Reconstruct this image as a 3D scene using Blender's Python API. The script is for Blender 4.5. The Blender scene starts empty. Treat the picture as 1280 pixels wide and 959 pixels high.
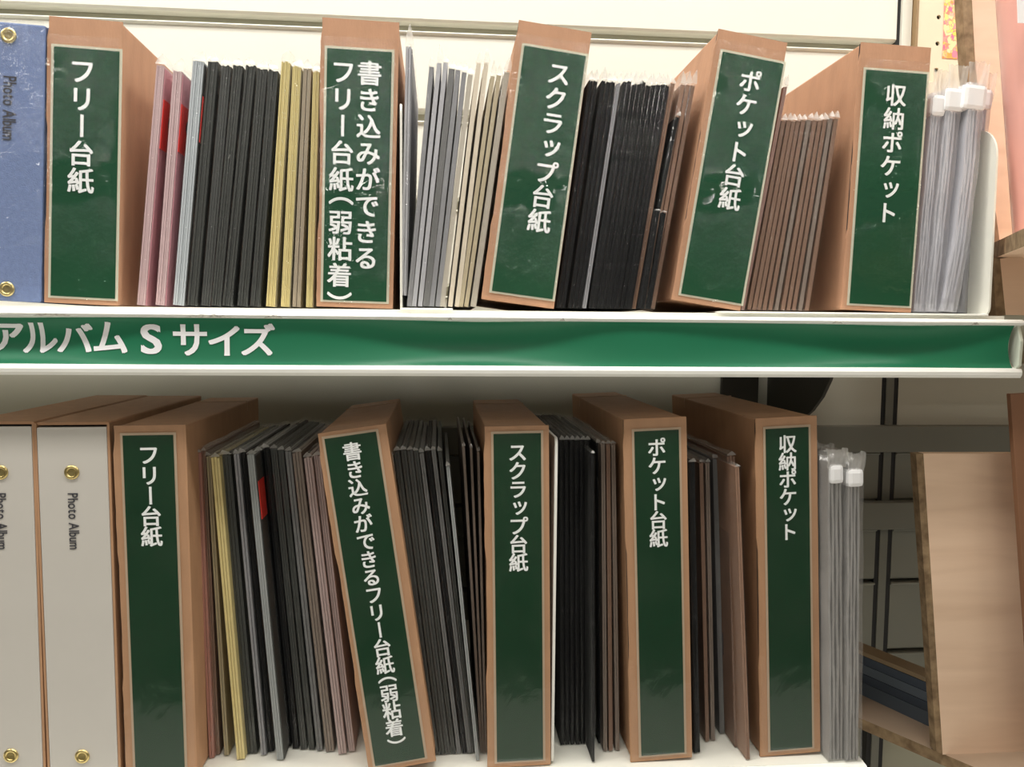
import bpy, bmesh, random
from math import sin, cos, radians, atan2, pi, sqrt
from mathutils import Vector, Matrix
random.seed(7)
SC = bpy.context.scene
COL = SC.collection

# ------------------------------------------------------------ camera
F_PX, D_CAM, Z_CAM = 1000.0, 0.72, 1.336
yaw, pitch, roll = radians(5.2), radians(4.0), radians(0.5)
FW = Vector((sin(yaw)*cos(pitch), cos(yaw)*cos(pitch), -sin(pitch)))
R0 = Vector((cos(yaw), -sin(yaw), 0)); U0 = R0.cross(FW)
RT = R0*cos(roll) + U0*sin(roll); UP = U0*cos(roll) - R0*sin(roll)
CAM = Vector((0, -D_CAM, Z_CAM))
cd = bpy.data.cameras.new('camera'); cam = bpy.data.objects.new('camera', cd); COL.objects.link(cam)
cam.matrix_world = Matrix((( RT.x, UP.x, -FW.x, CAM.x), (RT.y, UP.y, -FW.y, CAM.y), (RT.z, UP.z, -FW.z, CAM.z), (0, 0, 0, 1)))
cd.sensor_fit = 'HORIZONTAL'; cd.sensor_width = 36; cd.lens = 36*F_PX/1280; cd.clip_start = 0.02; cd.clip_end = 50
SC.camera = cam

def P(u, v, Y):            # the point of the plane y = Y that the photograph shows at (u, v)
    d = FW + RT*((u-640)/F_PX) + UP*((480-v)/F_PX)
    return CAM + d*((Y-CAM.y)/d.y)
def PZ(u, v, z):
    d = FW + RT*((u-640)/F_PX) + UP*((480-v)/F_PX)
    return CAM + d*((z-CAM.z)/d.z)

# ------------------------------------------------------------ world, lights, exposure
w = bpy.data.worlds.new('world'); SC.world = w; w.use_nodes = True
w.node_tree.nodes['Background'].inputs[0].default_value = (1.0, 0.97, 0.90, 1)
w.node_tree.nodes['Background'].inputs[1].default_value = 0.13
SC.cycles.transparent_max_bounces = 64; SC.cycles.max_bounces = 10
SC.view_settings.view_transform = 'Standard'; SC.view_settings.look = 'None'
SC.view_settings.exposure = 0.0; SC.view_settings.gamma = 1
def area(loc, sx, sy, power, col=(1, 0.965, 0.90)):
    l = bpy.data.lights.new('ceiling_lamp', 'AREA'); l.shape = 'RECTANGLE'; l.size = sx; l.size_y = sy
    l.energy = power; l.color = col
    o = bpy.data.objects.new('ceiling_lamp', l); COL.objects.link(o); o.location = loc
    return o
for yy, pw, wy in ((-0.14, 18, .2), (-0.62, 21, .2), (-2.6, 9, .08), (-4.6, 14, .12), (-6.8, 22, .14)):
    for xx in (-2.0, -0.1, 1.8):
        area((xx, yy, 2.76), 1.25, wy, pw)

# ------------------------------------------------------------ materials
MATS = {}
def nodes(name):
    m = bpy.data.materials.new(name); m.use_nodes = True
    nt = m.node_tree; return m, nt, nt.nodes['Principled BSDF'], nt.nodes.new, nt.links.new
def simple(name, col, rough=0.6, metal=0, noise=0.0, nscale=40, bump=0.0, bscale=200, spec=0.5, stretch=None, coat=0):
    if name in MATS: return MATS[name]
    m, nt, b, N, L = nodes(name)
    b.inputs['Base Color'].default_value = (*col, 1); b.inputs['Roughness'].default_value = rough
    b.inputs['Metallic'].default_value = metal; b.inputs['Specular IOR Level'].default_value = spec
    b.inputs['Coat Weight'].default_value = coat; b.inputs['Coat Roughness'].default_value = 0.05
    if noise or bump:
        tc = N('ShaderNodeTexCoord'); mp = N('ShaderNodeMapping'); L(tc.outputs['Object'], mp.inputs[0])
        if stretch: mp.inputs['Scale'].default_value = stretch
    if noise:
        n = N('ShaderNodeTexNoise'); n.inputs['Scale'].default_value = nscale; n.inputs['Detail'].default_value = 6
        L(mp.outputs[0], n.inputs['Vector'])
        r = N('ShaderNodeMapRange'); r.inputs['From Min'].default_value = .3; r.inputs['From Max'].default_value = .7
        r.inputs['To Min'].default_value = 1-noise; r.inputs['To Max'].default_value = 1+noise
        L(n.outputs['Fac'], r.inputs['Value'])
        mx = N('ShaderNodeVectorMath'); mx.operation = 'SCALE'; mx.inputs[0].default_value = col
        L(r.outputs[0], mx.inputs['Scale']); L(mx.outputs[0], b.inputs['Base Color'])
    if bump:
        n2 = N('ShaderNodeTexNoise'); n2.inputs['Scale'].default_value = bscale; n2.inputs['Detail'].default_value = 4
        L(mp.outputs[0], n2.inputs['Vector'])
        bp = N('ShaderNodeBump'); bp.inputs['Strength'].default_value = bump; bp.inputs['Distance'].default_value = .001
        L(n2.outputs['Fac'], bp.inputs['Height']); L(bp.outputs[0], b.inputs['Normal'])
    MATS[name] = m; return m

def film(name, milky=0.05, tint=(0.9, 0.9, 0.92), gl=1.3, rough=0.06, bscale=60, bdist=.0015, patch=True, clear=(1, 1, 1), flat_=0):
    """clear plastic film: transparent, a little milky, glossy with crinkles"""
    if name in MATS: return MATS[name]
    m, nt, b, N, L = nodes(name); nt.nodes.remove(b)
    out = nt.nodes['Material Output']
    tc = N('ShaderNodeTexCoord')
    n = N('ShaderNodeTexNoise'); n.inputs['Scale'].default_value = bscale; n.inputs['Detail'].default_value = 5
    n.inputs['Distortion'].default_value = 0.6; L(tc.outputs['Object'], n.inputs['Vector'])
    bp = N('ShaderNodeBump'); bp.inputs['Distance'].default_value = bdist; bp.inputs['Strength'].default_value = 1
    L(n.outputs['Fac'], bp.inputs['Height'])
    if flat_: pass
    if patch:
        n2 = N('ShaderNodeTexNoise'); n2.inputs['Scale'].default_value = 14; n2.inputs['Detail'].default_value = 1
        L(tc.outputs['Object'], n2.inputs['Vector'])
        r = N('ShaderNodeMapRange'); r.inputs['From Min'].default_value = .41; r.inputs['From Max'].default_value = .56
        r.inputs['To Min'].default_value = .04; r.inputs['To Max'].default_value = 1
        L(n2.outputs['Fac'], r.inputs['Value']); L(r.outputs[0], bp.inputs['Strength'])
    tr = N('ShaderNodeBsdfTransparent'); tr.inputs[0].default_value = (*clear, 1)
    df = N('ShaderNodeBsdfDiffuse'); df.inputs[0].default_value = (*tint, 1)
    tl = N('ShaderNodeBsdfTranslucent'); tl.inputs[0].default_value = (*tint, 1)
    dm = N('ShaderNodeMixShader'); dm.inputs[0].default_value = .35; L(df.outputs[0], dm.inputs[1]); L(tl.outputs[0], dm.inputs[2])
    m1 = N('ShaderNodeMixShader'); m1.inputs[0].default_value = milky
    L(tr.outputs[0], m1.inputs[1]); L(dm.outputs[0], m1.inputs[2])
    gs = N('ShaderNodeBsdfGlossy'); gs.inputs['Roughness'].default_value = rough; L(bp.outputs[0], gs.inputs['Normal'])
    fr = N('ShaderNodeFresnel'); fr.inputs['IOR'].default_value = 1.3
    ml = N('ShaderNodeMath'); ml.operation = 'MULTIPLY'; ml.use_clamp = True; ml.inputs[1].default_value = gl; L(fr.outputs[0], ml.inputs[0])
    m2 = N('ShaderNodeMixShader')
    if flat_: m2.inputs[0].default_value = flat_
    else: L(ml.outputs[0], m2.inputs[0])
    L(m1.outputs[0], m2.inputs[1]); L(gs.outputs[0], m2.inputs[2])
    L(m2.outputs[0], out.inputs['Surface'])
    MATS[name] = m; return m

def kraft(name, col):
    return simple(name, col, rough=.62, noise=.07, nscale=70, bump=.25, bscale=500, stretch=(1, 1, .35), spec=.35)
def plywood(name, col):
    if name in MATS: return MATS[name]
    m, nt, b, N, L = nodes(name)
    tc = N('ShaderNodeTexCoord'); mp = N('ShaderNodeMapping'); mp.inputs['Scale'].default_value = (2.0, 2.0, 14)
    L(tc.outputs['Object'], mp.inputs[0])
    n = N('ShaderNodeTexNoise'); n.inputs['Scale'].default_value = 2.2; n.inputs['Detail'].default_value = 7; n.inputs['Distortion'].default_value = 1.2
    L(mp.outputs[0], n.inputs['Vector'])
    cr = N('ShaderNodeValToRGB'); cr.color_ramp.elements[0].position = .3; cr.color_ramp.elements[1].position = .72
    cr.color_ramp.elements[0].color = (col[0]*.93, col[1]*.89, col[2]*.86, 1); cr.color_ramp.elements[1].color = (*[min(1, c*1.08) for c in col], 1)
    L(n.outputs['Fac'], cr.inputs[0]); L(cr.outputs[0], b.inputs['Base Color']); b.inputs['Roughness'].default_value = .45
    MATS[name] = m; return m
def ply_edge():
    if 'ply_edge' in MATS: return MATS['ply_edge']
    m, nt, b, N, L = nodes('ply_edge')
    tc = N('ShaderNodeTexCoord'); n = N('ShaderNodeTexNoise'); n.inputs['Scale'].default_value = 90; n.inputs['Detail'].default_value = 4
    L(tc.outputs['Object'], n.inputs['Vector'])
    cr = N('ShaderNodeValToRGB'); cr.color_ramp.elements[0].color = (.16, .10, .05, 1); cr.color_ramp.elements[1].color = (.36, .25, .14, 1)
    cr.color_ramp.elements[0].position = .3; cr.color_ramp.elements[1].position = .7
    L(n.outputs['Fac'], cr.inputs[0]); L(cr.outputs[0], b.inputs['Base Color']); b.inputs['Roughness'].default_value = .8
    MATS['ply_edge'] = m; return m

M_WHITE = simple('cream_painted_metal', (.80, .79, .71), rough=.35, noise=.02, nscale=12)
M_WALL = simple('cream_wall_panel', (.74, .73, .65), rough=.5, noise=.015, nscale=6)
M_LIP = simple('white_enamel', (.88, .88, .83), rough=.35, noise=.03, nscale=30)
M_DARK = simple('dark_recess', (.02, .02, .02), rough=.8)
M_DMETAL = simple('dark_bracket_metal', (.05, .048, .04), rough=.5)
M_BAR = simple('shaded_bar_metal', (.17, .17, .14), rough=.5)  # cross bars and lower post strip, darkened for the shade under the shelf
M_WALL2 = simple('shaded_cream_panel', (.50, .49, .41), rough=.5)  # same cream wall, shade below the upper shelf mixed into its colour
M_WALLD = simple('deep_shade_panel', (.20, .20, .165), rough=.5)  # lower wall panels, deep shade of the gap put into the colour
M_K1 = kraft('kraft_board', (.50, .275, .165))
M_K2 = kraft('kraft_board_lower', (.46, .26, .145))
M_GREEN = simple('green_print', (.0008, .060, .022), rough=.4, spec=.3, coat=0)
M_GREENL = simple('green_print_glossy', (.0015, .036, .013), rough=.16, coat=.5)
M_RAILG = simple('rail_green_print', (.007, .17, .078), rough=.45, noise=.04, nscale=8)
M_TXT = simple('white_print', (.93, .95, .95), rough=.4)
M_TXTL = simple('white_print_rail', (.95, .95, .97), rough=.4)
M_BLACKTXT = simple('dark_grey_print', (.05, .05, .06), rough=.5)
M_CREAM = simple('cream_label_border', (.60, .58, .46), rough=.4)
M_KBORD = simple('pale_kraft_border', (.50, .38, .27), rough=.4)
M_FILM = film('crinkled_clear_film', milky=.0, bscale=200, bdist=.0011, rough=.03, flat_=.075)
M_FILM2 = film('smooth_clear_film', milky=.0, bscale=18, bdist=.0006, flat_=.05, patch=False)
M_SLEEVE = film('clear_sleeve', milky=.006, bscale=60, bdist=.0018, rough=.05, flat_=.035)
M_FLAP = film('clear_sleeve_flap', milky=.13, tint=(.97, .96, .92), bscale=80, bdist=.002, rough=.15, patch=False, flat_=.05)
M_FLAPF = film('sleeve_flap_front', milky=.30, tint=(.97, .96, .92), bscale=80, bdist=.002, rough=.15, patch=False, flat_=.08)
M_BRASS = simple('brass', (.72, .58, .26), rough=.28, metal=1)
M_BRASSD = simple('brass_recess', (.36, .29, .12), rough=.4, metal=.8)
M_RED = simple('red_sticker', (.78, .03, .02), rough=.4)
M_PLY = plywood('plywood_face', (.86, .64, .47))
M_PLY2 = plywood('plywood_face_warm', (.84, .60, .45))

# ------------------------------------------------------------ mesh helpers
class MB:
    def __init__(s): s.v = []; s.f = []; s.m = []; s.sm = []
    def add(s, vs, fs, mi=0, smooth=False):
        o = len(s.v); s.v += [tuple(v) for v in vs]
        for f in fs: s.f.append([o+i for i in f]); s.m.append(mi); s.sm.append(smooth)
        return s
    def box(s, x0, x1, y0, y1, z0, z1, mi=0):
        vs = [(x, y, z) for z in (z0, z1) for y in (y0, y1) for x in (x0, x1)]
        return s.add(vs, [(0, 1, 5, 4), (1, 3, 7, 5), (3, 2, 6, 7), (2, 0, 4, 6), (4, 5, 7, 6), (0, 2, 3, 1)], mi)
    def prism(s, poly, ext, mi=0, mi_side=None):          # poly: 3D points, ext: vector
        n = len(poly); e = Vector(ext); vs = [Vector(p) for p in poly]; vs += [p+e for p in vs]
        s.add(vs, [tuple(range(n)), tuple(range(2*n-1, n-1, -1))], mi)
        o = len(s.v)-2*n
        for i in range(n):
            j = (i+1) % n; s.f.append([o+i, o+j, o+n+j, o+n+i]); s.m.append(mi if mi_side is None else mi_side); s.sm.append(False)
        return s
    def build(s, name, mats, parent=None, bevel=0, fixn=True):
        me = bpy.data.meshes.new(name); me.from_pydata(s.v, [], s.f)
        for mt in (mats if isinstance(mats, (list, tuple)) else [mats]): me.materials.append(mt)
        for p, mi, sm in zip(me.polygons, s.m, s.sm): p.material_index = mi; p.use_smooth = sm
        if fixn or bevel:
            bm = bmesh.new(); bm.from_mesh(me)
            if fixn: bmesh.ops.recalc_face_normals(bm, faces=bm.faces)
            if bevel:
                es = [e for e in bm.edges if len(e.link_faces) == 2 and e.calc_face_angle(0) > .6]
                bmesh.ops.bevel(bm, geom=es, offset=bevel, segments=2, affect='EDGES', profile=.6)
            bm.to_mesh(me); bm.free()
        o = bpy.data.objects.new(name, me); COL.objects.link(o); o.parent = parent
        return o
def thing(name, label, cat, loc=(0, 0, 0), tilt=0.0, group=None):
    o = bpy.data.objects.new(name, None); COL.objects.link(o); o.empty_display_size = .03
    o.location = loc; o.rotation_euler = (0, tilt, 0); tag(o, label, cat, group); return o
def tag(o, label=None, cat=None, group=None):
    if label: o['label'] = label
    if cat: o['category'] = cat
    if group: o['group'] = group
    return o
def struct(o): o['kind'] = 'structure'; return o
def lab(o, s): o['label'] = s; return o

# ------------------------------------------------------------ lettering (flat print)
GLYPH = {}
def glyph(ch, off=.02):
    k = (ch, off)
    if k in GLYPH: return GLYPH[k]
    c = bpy.data.curves.new('g', 'FONT'); c.body = ch; c.size = 1; c.offset = 0.004; c.resolution_u = 4
    o = bpy.data.objects.new('g', c); COL.objects.link(o); bpy.context.view_layer.update()
    me = bpy.data.meshes.new_from_object(o.evaluated_get(bpy.context.evaluated_depsgraph_get()))
    bx, by = off*.75, off*.5; vv = []; ff = []
    for kk, (dx, dy) in enumerate(((0, 0), (bx, by), (-bx, by), (bx, -by), (-bx, -by))):
        o_ = len(vv); vv += [(v.co.x+dx, v.co.y+dy, kk*.00004) for v in me.vertices]; ff += [tuple(o_+i for i in p.vertices) for p in me.polygons]
    r = (vv, ff)
    bpy.data.objects.remove(o); bpy.data.curves.remove(c); bpy.data.meshes.remove(me)
    GLYPH[k] = r; return r
def column(mb, txt, x, ztop, pitch, size, y, off=.022, wx=1.0):
    """vertical Japanese column: centre x, going down from ztop"""
    z = ztop
    for ch in txt:
        adv = pitch
        vs, fs = glyph(ch, off)
        pts = [(a-.51, b-.38, c) for a, b, c in vs]
        if ch in 'ー（）': pts = [(b, -a, c) for a, b, c in pts]
        if ch in 'ッ': pts = [(a+.09, b+.10, c) for a, b, c in pts]
        if ch in '（）': adv = pitch*.62
        cz = z-adv/2
        if ch == '（': cz += pitch*.30
        if ch == '）': cz -= pitch*.30
        mb.add([(x+a*size*wx, y-c, cz+b*size) for a, b, c in pts], fs)
        z -= adv
    return z

# ============================================================ THE SETTING
ZS = P(600, 388.5, 0.0).z             # top of the upper shelf
ZL = P(988, 946, 0.010).z             # top of the lower shelf
ZT = ZS + .0017                       # top of the metal tray standing on it
YW = 0.40                             # face of the back wall
XL = -1.0
XPOST0 = P(1121.5, 20, YW).x; XPOST1 = P(1146, 20, YW).x
mb = MB(); mb.box(-4, 4, -9, 1.2, -.05, 0); struct(mb.build('floor', simple('pale_floor', (.70, .68, .63), rough=.3, noise=.05, nscale=3)))
mb = MB(); mb.box(-4, 4, -9, 1.2, 2.8, 2.85); struct(mb.build('ceiling', simple('white_ceiling', (.42, .41, .38), rough=.8, noise=.02)))
mb = MB(); mb.box(-4, 4, -2.16, -2.09, .0, 1.6); struct(mb.build('wall_rear', simple('opposite_gondola', (.16, .15, .13), rough=.7, noise=.5, nscale=7)))
# back wall: cream panels lapped one above the other, dark backing behind the joints
wall = bpy.data.objects.new('wall_back', None); COL.objects.link(wall); struct(wall)
mb = MB(); mb.box(XL, 1.3, YW+.02, YW+.03, .2, 2.1); mb.build('backing_board', simple('olive_backing', (.40, .39, .30), rough=.7), wall)
zlip = P(0, 18.5, YW).z; pitch_z = .1185; grv = .0145
def wall_panel(x0, x1, z0, z1, mt=None):
    mb = MB()
    # profile: slightly rounded top lip standing proud, lower edge turned back
    prof = [(YW+.019, z1-.001), (YW-.003, z1), (YW-.004, z1-.0015), (YW-.003, z1-.003), (YW, z1-.004), (YW, z0+.003), (YW+.003, z0), (YW+.019, z0-.0005)]
    mb.prism([(x0, a, b) for a, b in prof], (x1-x0, 0, 0))
    mb.build('wall_panel', mt or M_WALL, wall)
for k in range(-7, 3):
    z1 = zlip + k*pitch_z
    if z1 < 1.30: continue
    wall_panel(XL, XPOST0, max(1.292, z1-pitch_z+grv), z1)
# below the upper shelf
zb = [P(1060, v, YW).z for v in (531, 566, 626, 662, 726)]
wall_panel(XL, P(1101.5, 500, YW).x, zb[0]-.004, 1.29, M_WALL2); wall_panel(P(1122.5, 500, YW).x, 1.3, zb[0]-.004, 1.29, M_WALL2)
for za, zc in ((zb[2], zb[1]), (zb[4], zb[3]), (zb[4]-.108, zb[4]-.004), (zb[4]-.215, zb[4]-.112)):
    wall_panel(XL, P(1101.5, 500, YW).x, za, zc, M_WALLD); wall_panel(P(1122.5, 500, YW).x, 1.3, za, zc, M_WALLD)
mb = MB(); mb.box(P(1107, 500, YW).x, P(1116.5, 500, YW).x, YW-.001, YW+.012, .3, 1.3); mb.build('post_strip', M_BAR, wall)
mb = MB(); mb.box(P(1126, 20, YW).x, P(1138, 20, YW).x, YW-.004, YW+.012, 1.3, 2.1); mb.build('post_strip', M_WALL, wall)
for xa in ((P(1101.5, 500, YW).x, P(1107, 500, YW).x), (P(1116.5, 500, YW).x, P(1122.5, 500, YW).x)):
    mb = MB(); mb.box(xa[0], xa[1], YW+.001, YW+.018, .3, 1.3); mb.build('post_slot', M_DARK, wall)
for xa in ((P(1121.5, 20, YW).x, P(1126, 20, YW).x), (P(1138, 20, YW).x, P(1143, 20, YW).x)):
    mb = MB(); mb.box(xa[0], xa[1], YW+.001, YW+.018, 1.3, 2.1); mb.build('post_slot', M_DARK, wall)
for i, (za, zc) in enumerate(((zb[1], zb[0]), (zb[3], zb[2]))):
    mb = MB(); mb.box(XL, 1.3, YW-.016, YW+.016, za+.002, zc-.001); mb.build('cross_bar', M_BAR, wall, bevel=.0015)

# perforated board of the next bay
pg0, pg1 = P(1148, 20, YW-.012), P(1300, 20, YW-.012)
peg = thing('pegboard', 'cream perforated board with round holes at the top right beside the wall post', 'pegboard', (pg0.x, YW-.012, 1.30))
mb = MB(); st = P(1172, 55, YW-.012); hp = .0365; hr = .0031
cx0 = st.x - pg0.x - hp*.5; nx = 6; cz0 = st.z-1.30
mb.add([(0, 0, cz0-8.5*hp), (cx0, 0, cz0-8.5*hp), (cx0, 0, cz0+6.5*hp), (0, 0, cz0+6.5*hp)], [(0, 1, 2, 3)])
for i in range(nx):
    for j in range(-8, 7):
        cx, cz = cx0+hp*(i+.5), cz0+hp*j; vs = []
        for k in range(16):
            a = 2*pi*k/16; c, s = cos(a), sin(a); q = hp*.5/max(abs(c), abs(s))
            vs.append((cx+c*q, 0, cz+s*q)); vs.append((cx+c*hr, 0, cz+s*hr)); vs.append((cx+c*hr, .004, cz+s*hr))
        fs = []
        for k in range(16):
            a, b = 3*k, 3*((k+1) % 16); fs += [(a, b, b+1, a+1), (a+1, b+1, b+2, a+2)]
        mb.add(vs, fs)
mb.build('perforated_sheet', simple('cream_pegboard', (.72, .63, .47), rough=.5, noise=.02), peg)
mb = MB(); mb.box(0, nx*hp+cx0, .006, .008, cz0-8.5*hp, cz0+6.5*hp); mb.build('board_backing', simple('dark_brown_backing', (.05, .035, .02)), peg)
mb = MB(); mb.box(-.0035, 0, -.001, .010, cz0-8.5*hp, cz0+6.5*hp); mb.build('board_edge', simple('brown_board_edge', (.30, .20, .10)), peg)
# flowered tape stuck on it
def floral():
    m, nt, b, N, L = nodes('floral_print')
    tc = N('ShaderNodeTexCoord'); v = N('ShaderNodeTexVoronoi'); v.feature = 'SMOOTH_F1'; v.inputs['Scale'].default_value = 170; v.inputs['Smoothness'].default_value = .35
    n = N('ShaderNodeTexNoise'); n.inputs['Scale'].default_value = 120; L(tc.outputs['Object'], n.inputs['Vector'])
    ad = N('ShaderNodeMix'); ad.data_type = 'VECTOR'; ad.inputs[0].default_value = .012; L(tc.outputs['Object'], ad.inputs[4]); L(n.outputs['Color'], ad.inputs[5]); L(ad.outputs[1], v.inputs['Vector'])
    cr = N('ShaderNodeValToRGB'); sp = N('ShaderNodeSeparateColor'); L(v.outputs['Color'], sp.inputs[0])
    e = cr.color_ramp.elements; e[0].position = .18; e[0].color = (.85, .66, .36, 1); e[1].position = .36; e[1].color = (.85, .10, .26, 1)
    for p, c in ((.46, (.85, .70, .12, 1)), (.58, (.90, .32, .06, 1)), (.70, (.85, .15, .32, 1)), (.85, (.75, .72, .22, 1))):
        q = e.new(p); q.color = c
    L(sp.outputs[0], cr.inputs[0]); L(cr.outputs[0], b.inputs['Base Color']); b.inputs['Roughness'].default_value = .5
    return m
mb = MB(); Yt = YW-.0126
a, b_, c, d_ = P(1181, -20, Yt), P(1203, -20, Yt), P(1200, 54, Yt), P(1179, 58, Yt)
mb.prism([a, b_, c, d_], (0, .0004, 0))
a, b_, c, d_ = P(1179, 58, Yt-.0002), P(1208, 50, Yt-.0002), P(1206, 75, Yt-.0002), P(1178, 73, Yt-.0002)
mb.prism([a, b_, c, d_], (0, .0004, 0))
tag(mb.build('washi_tape', floral()), 'pink, yellow and orange flowered strip stuck on the cream perforated board', 'tape')

# ------------------------------------------------------------ shelves
XE = P(1268, 440, -.012).x
zt = P(0, 387, -.016).z; zt = (zt + P(1200, 399.5, -.016).z)/2
zbm = (P(0, 470, -.016).z + P(1240, 473.5, -.016).z)/2
up = thing('upper_shelf', 'cream metal shelf board with green banner rail carrying the upper row of boxes', 'shelf', (0, 0, ZS))
mb = MB(); mb.box(XL, XE, .004, YW-.036, ZS-.022-ZS, 0); mb.build('board', M_WHITE, up)
H = zt-zbm
def loc(o): return o
# rail holder: C-shaped extrusion
prof = [(.004, zt-.0005), (-.013, zt), (-.0155, zt-.001), (-.0165, zt-.003), (-.0155, zt-.0052), (-.0125, zt-.0057), (-.004, zt-.010), (.001, zt-.02), (.001, zbm+.022), (-.004, zbm+.012),
        (-.0125, zbm+.0095), (-.0155, zbm+.009), (-.0168, zbm+.006), (-.0165, zbm+.003), (-.0145, zbm+.0004), (.004, zbm)]
mb = MB(); mb.prism([(XL, a, b-ZS) for a, b in prof], (P(1277, 470, -.016).x-XL, 0, 0)); rail = mb.build('rail_holder', M_LIP, up)
zi1, zi0 = zt-.0052, zbm+.0090
def bow(x):       # the paper strip bulges in and out along its length
    u = 640 + 1000*(x-.0)/.72          # coarse coordinate along the rail
    return .0058 + .0044*sin(x*16.5+1.2) + .0012*sin(x*31+.4)
def rail_y(x, z):
    t = (z-zi0)/(zi1-zi0); t = min(1, max(0, t))
    return -.0128 + bow(x)*(4*t*(1-t))**.7
XI = P(1266, 440, -.012).x
mb = MB(); nxs, nzs = 160, 14; vs = []; fs = []
for i in range(nxs+1):
    x = XL+(XI-XL)*i/nxs
    for j in range(nzs+1):
        z = zi0+(zi1-zi0)*j/nzs
        xx = x - (.004*(4*(j/nzs)*(1-j/nzs)) if i == nxs else 0)
        vs.append((xx, rail_y(x, z), z-ZS))
for i in range(nxs):
    for j in range(nzs):
        q = i*(nzs+1)+j; fs.append((q, q+nzs+1, q+nzs+2, q+1))
mb.add(vs, fs, 0, True); banner = lab(mb.build('banner_strip', M_RAILG, up, fixn=False), 'green curved banner strip')
# banner lettering
mb = MB()
def rail_char(ch, u0, u1, v0, v1, off=.028):
    """glyph stretched over the box it fills on the banner"""
    vs, fs = glyph(ch, off)
    xs = [q[0] for q in vs]; ys = [q[1] for q in vs]
    A = P(u0, v1, -.010); B = P(u1, v0, -.010)
    out = []
    for a, b, c in vs:
        x = A.x+(B.x-A.x)*(a-min(xs))/(max(xs)-min(xs)); z = A.z+(B.z-A.z)*(b-min(ys))/(max(ys)-min(ys))
        out.append((x, rail_y(x, z)-.0005-c, z-ZS))
    mb.add(out, fs)
for ch, u0, u1, v0, v1 in (('ア', -18, 25, 405, 441), ('ル', 24, 67, 404, 442), ('バ', 68, 114, 405, 441), ('ム', 115, 158, 403, 442),
                           ('S', 176, 202, 406, 443), ('サ', 217, 259, 406, 445), ('イ', 261, 300, 408, 445), ('ズ', 302, 344, 405, 445)):
    rail_char(ch, u0, u1, v0, v1)
lab(mb.build('lettering', M_TXTL, banner, fixn=False), 'white banner lettering')
# worn patches on the lip
M_CHIP = simple('chipped_grey', (.42, .40, .34), rough=.8, noise=.5, nscale=300)
for u, l in ((40, 46), (230, 60), (1040, 14), (1215, 10), (330, 22), (700, 6), (560, 5)):
    mb = MB(); p = P(u, 392, -.016); n = 12; r = random.random
    vs = [(p.x+l*.00072*i/n, -.0167, zt-.0052-ZS) for i in range(n+1)] + [(p.x+l*.00072*i/n, -.0167, zt-.0052+.0028*sin(pi*i/n)**.6*(.5+.5*r())-ZS) for i in range(n+1)]
    mb.add(vs, [(i, i+1, n+2+i, n+1+i) for i in range(n)]); mb.build('paint_chip', M_CHIP, up)
# end cap
mb = MB(); a = P(1269, 440, -.012).x
mb.prism([(a, y, z-ZS) for y, z in ((-.012, zt-.004), (-.004, zt-.002), (-.002, zbm+.02), (-.012, zbm+.008), (-.017, zbm+.012), (-.018, zt-.02))], (.0035, 0, 0)); mb.build('end_cap', simple('pale_green_plastic', (.62, .66, .56), rough=.4), up, bevel=.0008)
# curved support bracket and dark slotted upright under the shelf
br = thing('shelf_bracket', 'dark curved steel bracket under the right part of the upper shelf', 'bracket', (P(958, 520, YW).x, YW, ZS))
mb = MB(); pr = [(0, -.023)]
for k in range(9):
    a = k/8*pi/2; pr.append((-.30*sin(a)*0.55 if False else -.20*sin(a), -.165+.135*(1-cos(a)) if False else -.155+.128*(1-cos(a))))
pr2 = [(-.20, -.023)]
mb.prism([(0, y, z) for y, z in pr+pr2], (.004, 0, 0)); mb.build('bracket_plate', M_DMETAL, br)
mb = MB(); mb.box(P(899, 490, YW).x-br.location.x, P(944, 490, YW).x-br.location.x, -.012, -.003, -.20, -.030); mb.build('upright', M_DMETAL, br, bevel=.001)

low = thing('lower_shelf', 'cream metal shelf board at the bottom under the tall row of boxes', 'shelf', (0, 0, ZL))
XLE = P(1084, 940, -.01).x
mb = MB(); mb.box(XL, XLE, -.004, YW-.002, -.02, 0); mb.build('board', M_WHITE, low)
mb = MB(); mb.prism([(XL, y, z) for y, z in ((-.004, -.0005), (-.010, -.001), (-.012, -.003), (-.012, -.035), (-.004, -.036))], (XLE-XL, 0, 0)); mb.build('front_lip', M_LIP, low)

# ------------------------------------------------------------ dividers
def divider(label, X, yf, z0, z1, r, plate=None, thick=.0016, mat=None):
    t = thing('shelf_divider', label, 'divider', (X, yf, z0))
    pts = [(0, .006), (.006, 0)] if True else []
    pts = []
    for k in range(7): a = k/6*pi/2; pts.append((.008-.008*sin(a), .008-.008*cos(a)))      # bottom front corner
    for k in range(9): a = k/8*pi/2; pts.append((r-r*cos(a), (z1-z0)-r+r*sin(a)))
    pts += [(YW-yf-.008, z1-z0), (YW-yf-.008, 0)]
    mb = MB(); mb.prism([(0, a, b) for a, b in pts], (thick, 0, 0)); mb.build('upright_plate', mat or M_WHITE, t)
    if plate:
        mb = MB(); mb.box(min(0, plate), max(0, plate), 0, .12, 0, .0016); mb.build('foot_plate', M_LIP, t, bevel=.0005)
    return t
Xd = P(500, 300, .002).x
XR = P(1240.5, 300, -.002).x
divider('cream metal divider right of the two-line labelled box on the upper shelf', Xd, .002, ZS, P(499, 130, .01).z, .010, P(566, 388, .002).x-Xd)
divider('cream end plate with a rounded corner closing the upper shelf on the right', XR, -.002, ZS, P(1228, 166, .03).z, .030, P(900, 388, -.002).x-XR, thick=.0018)
X3 = P(692, 700, .012).x
divider('narrow white divider in the lower row beside the black packs', X3, .012, ZL, P(690, 548, .012).z, .006, None, thick=.0026, mat=M_LIP)

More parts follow.
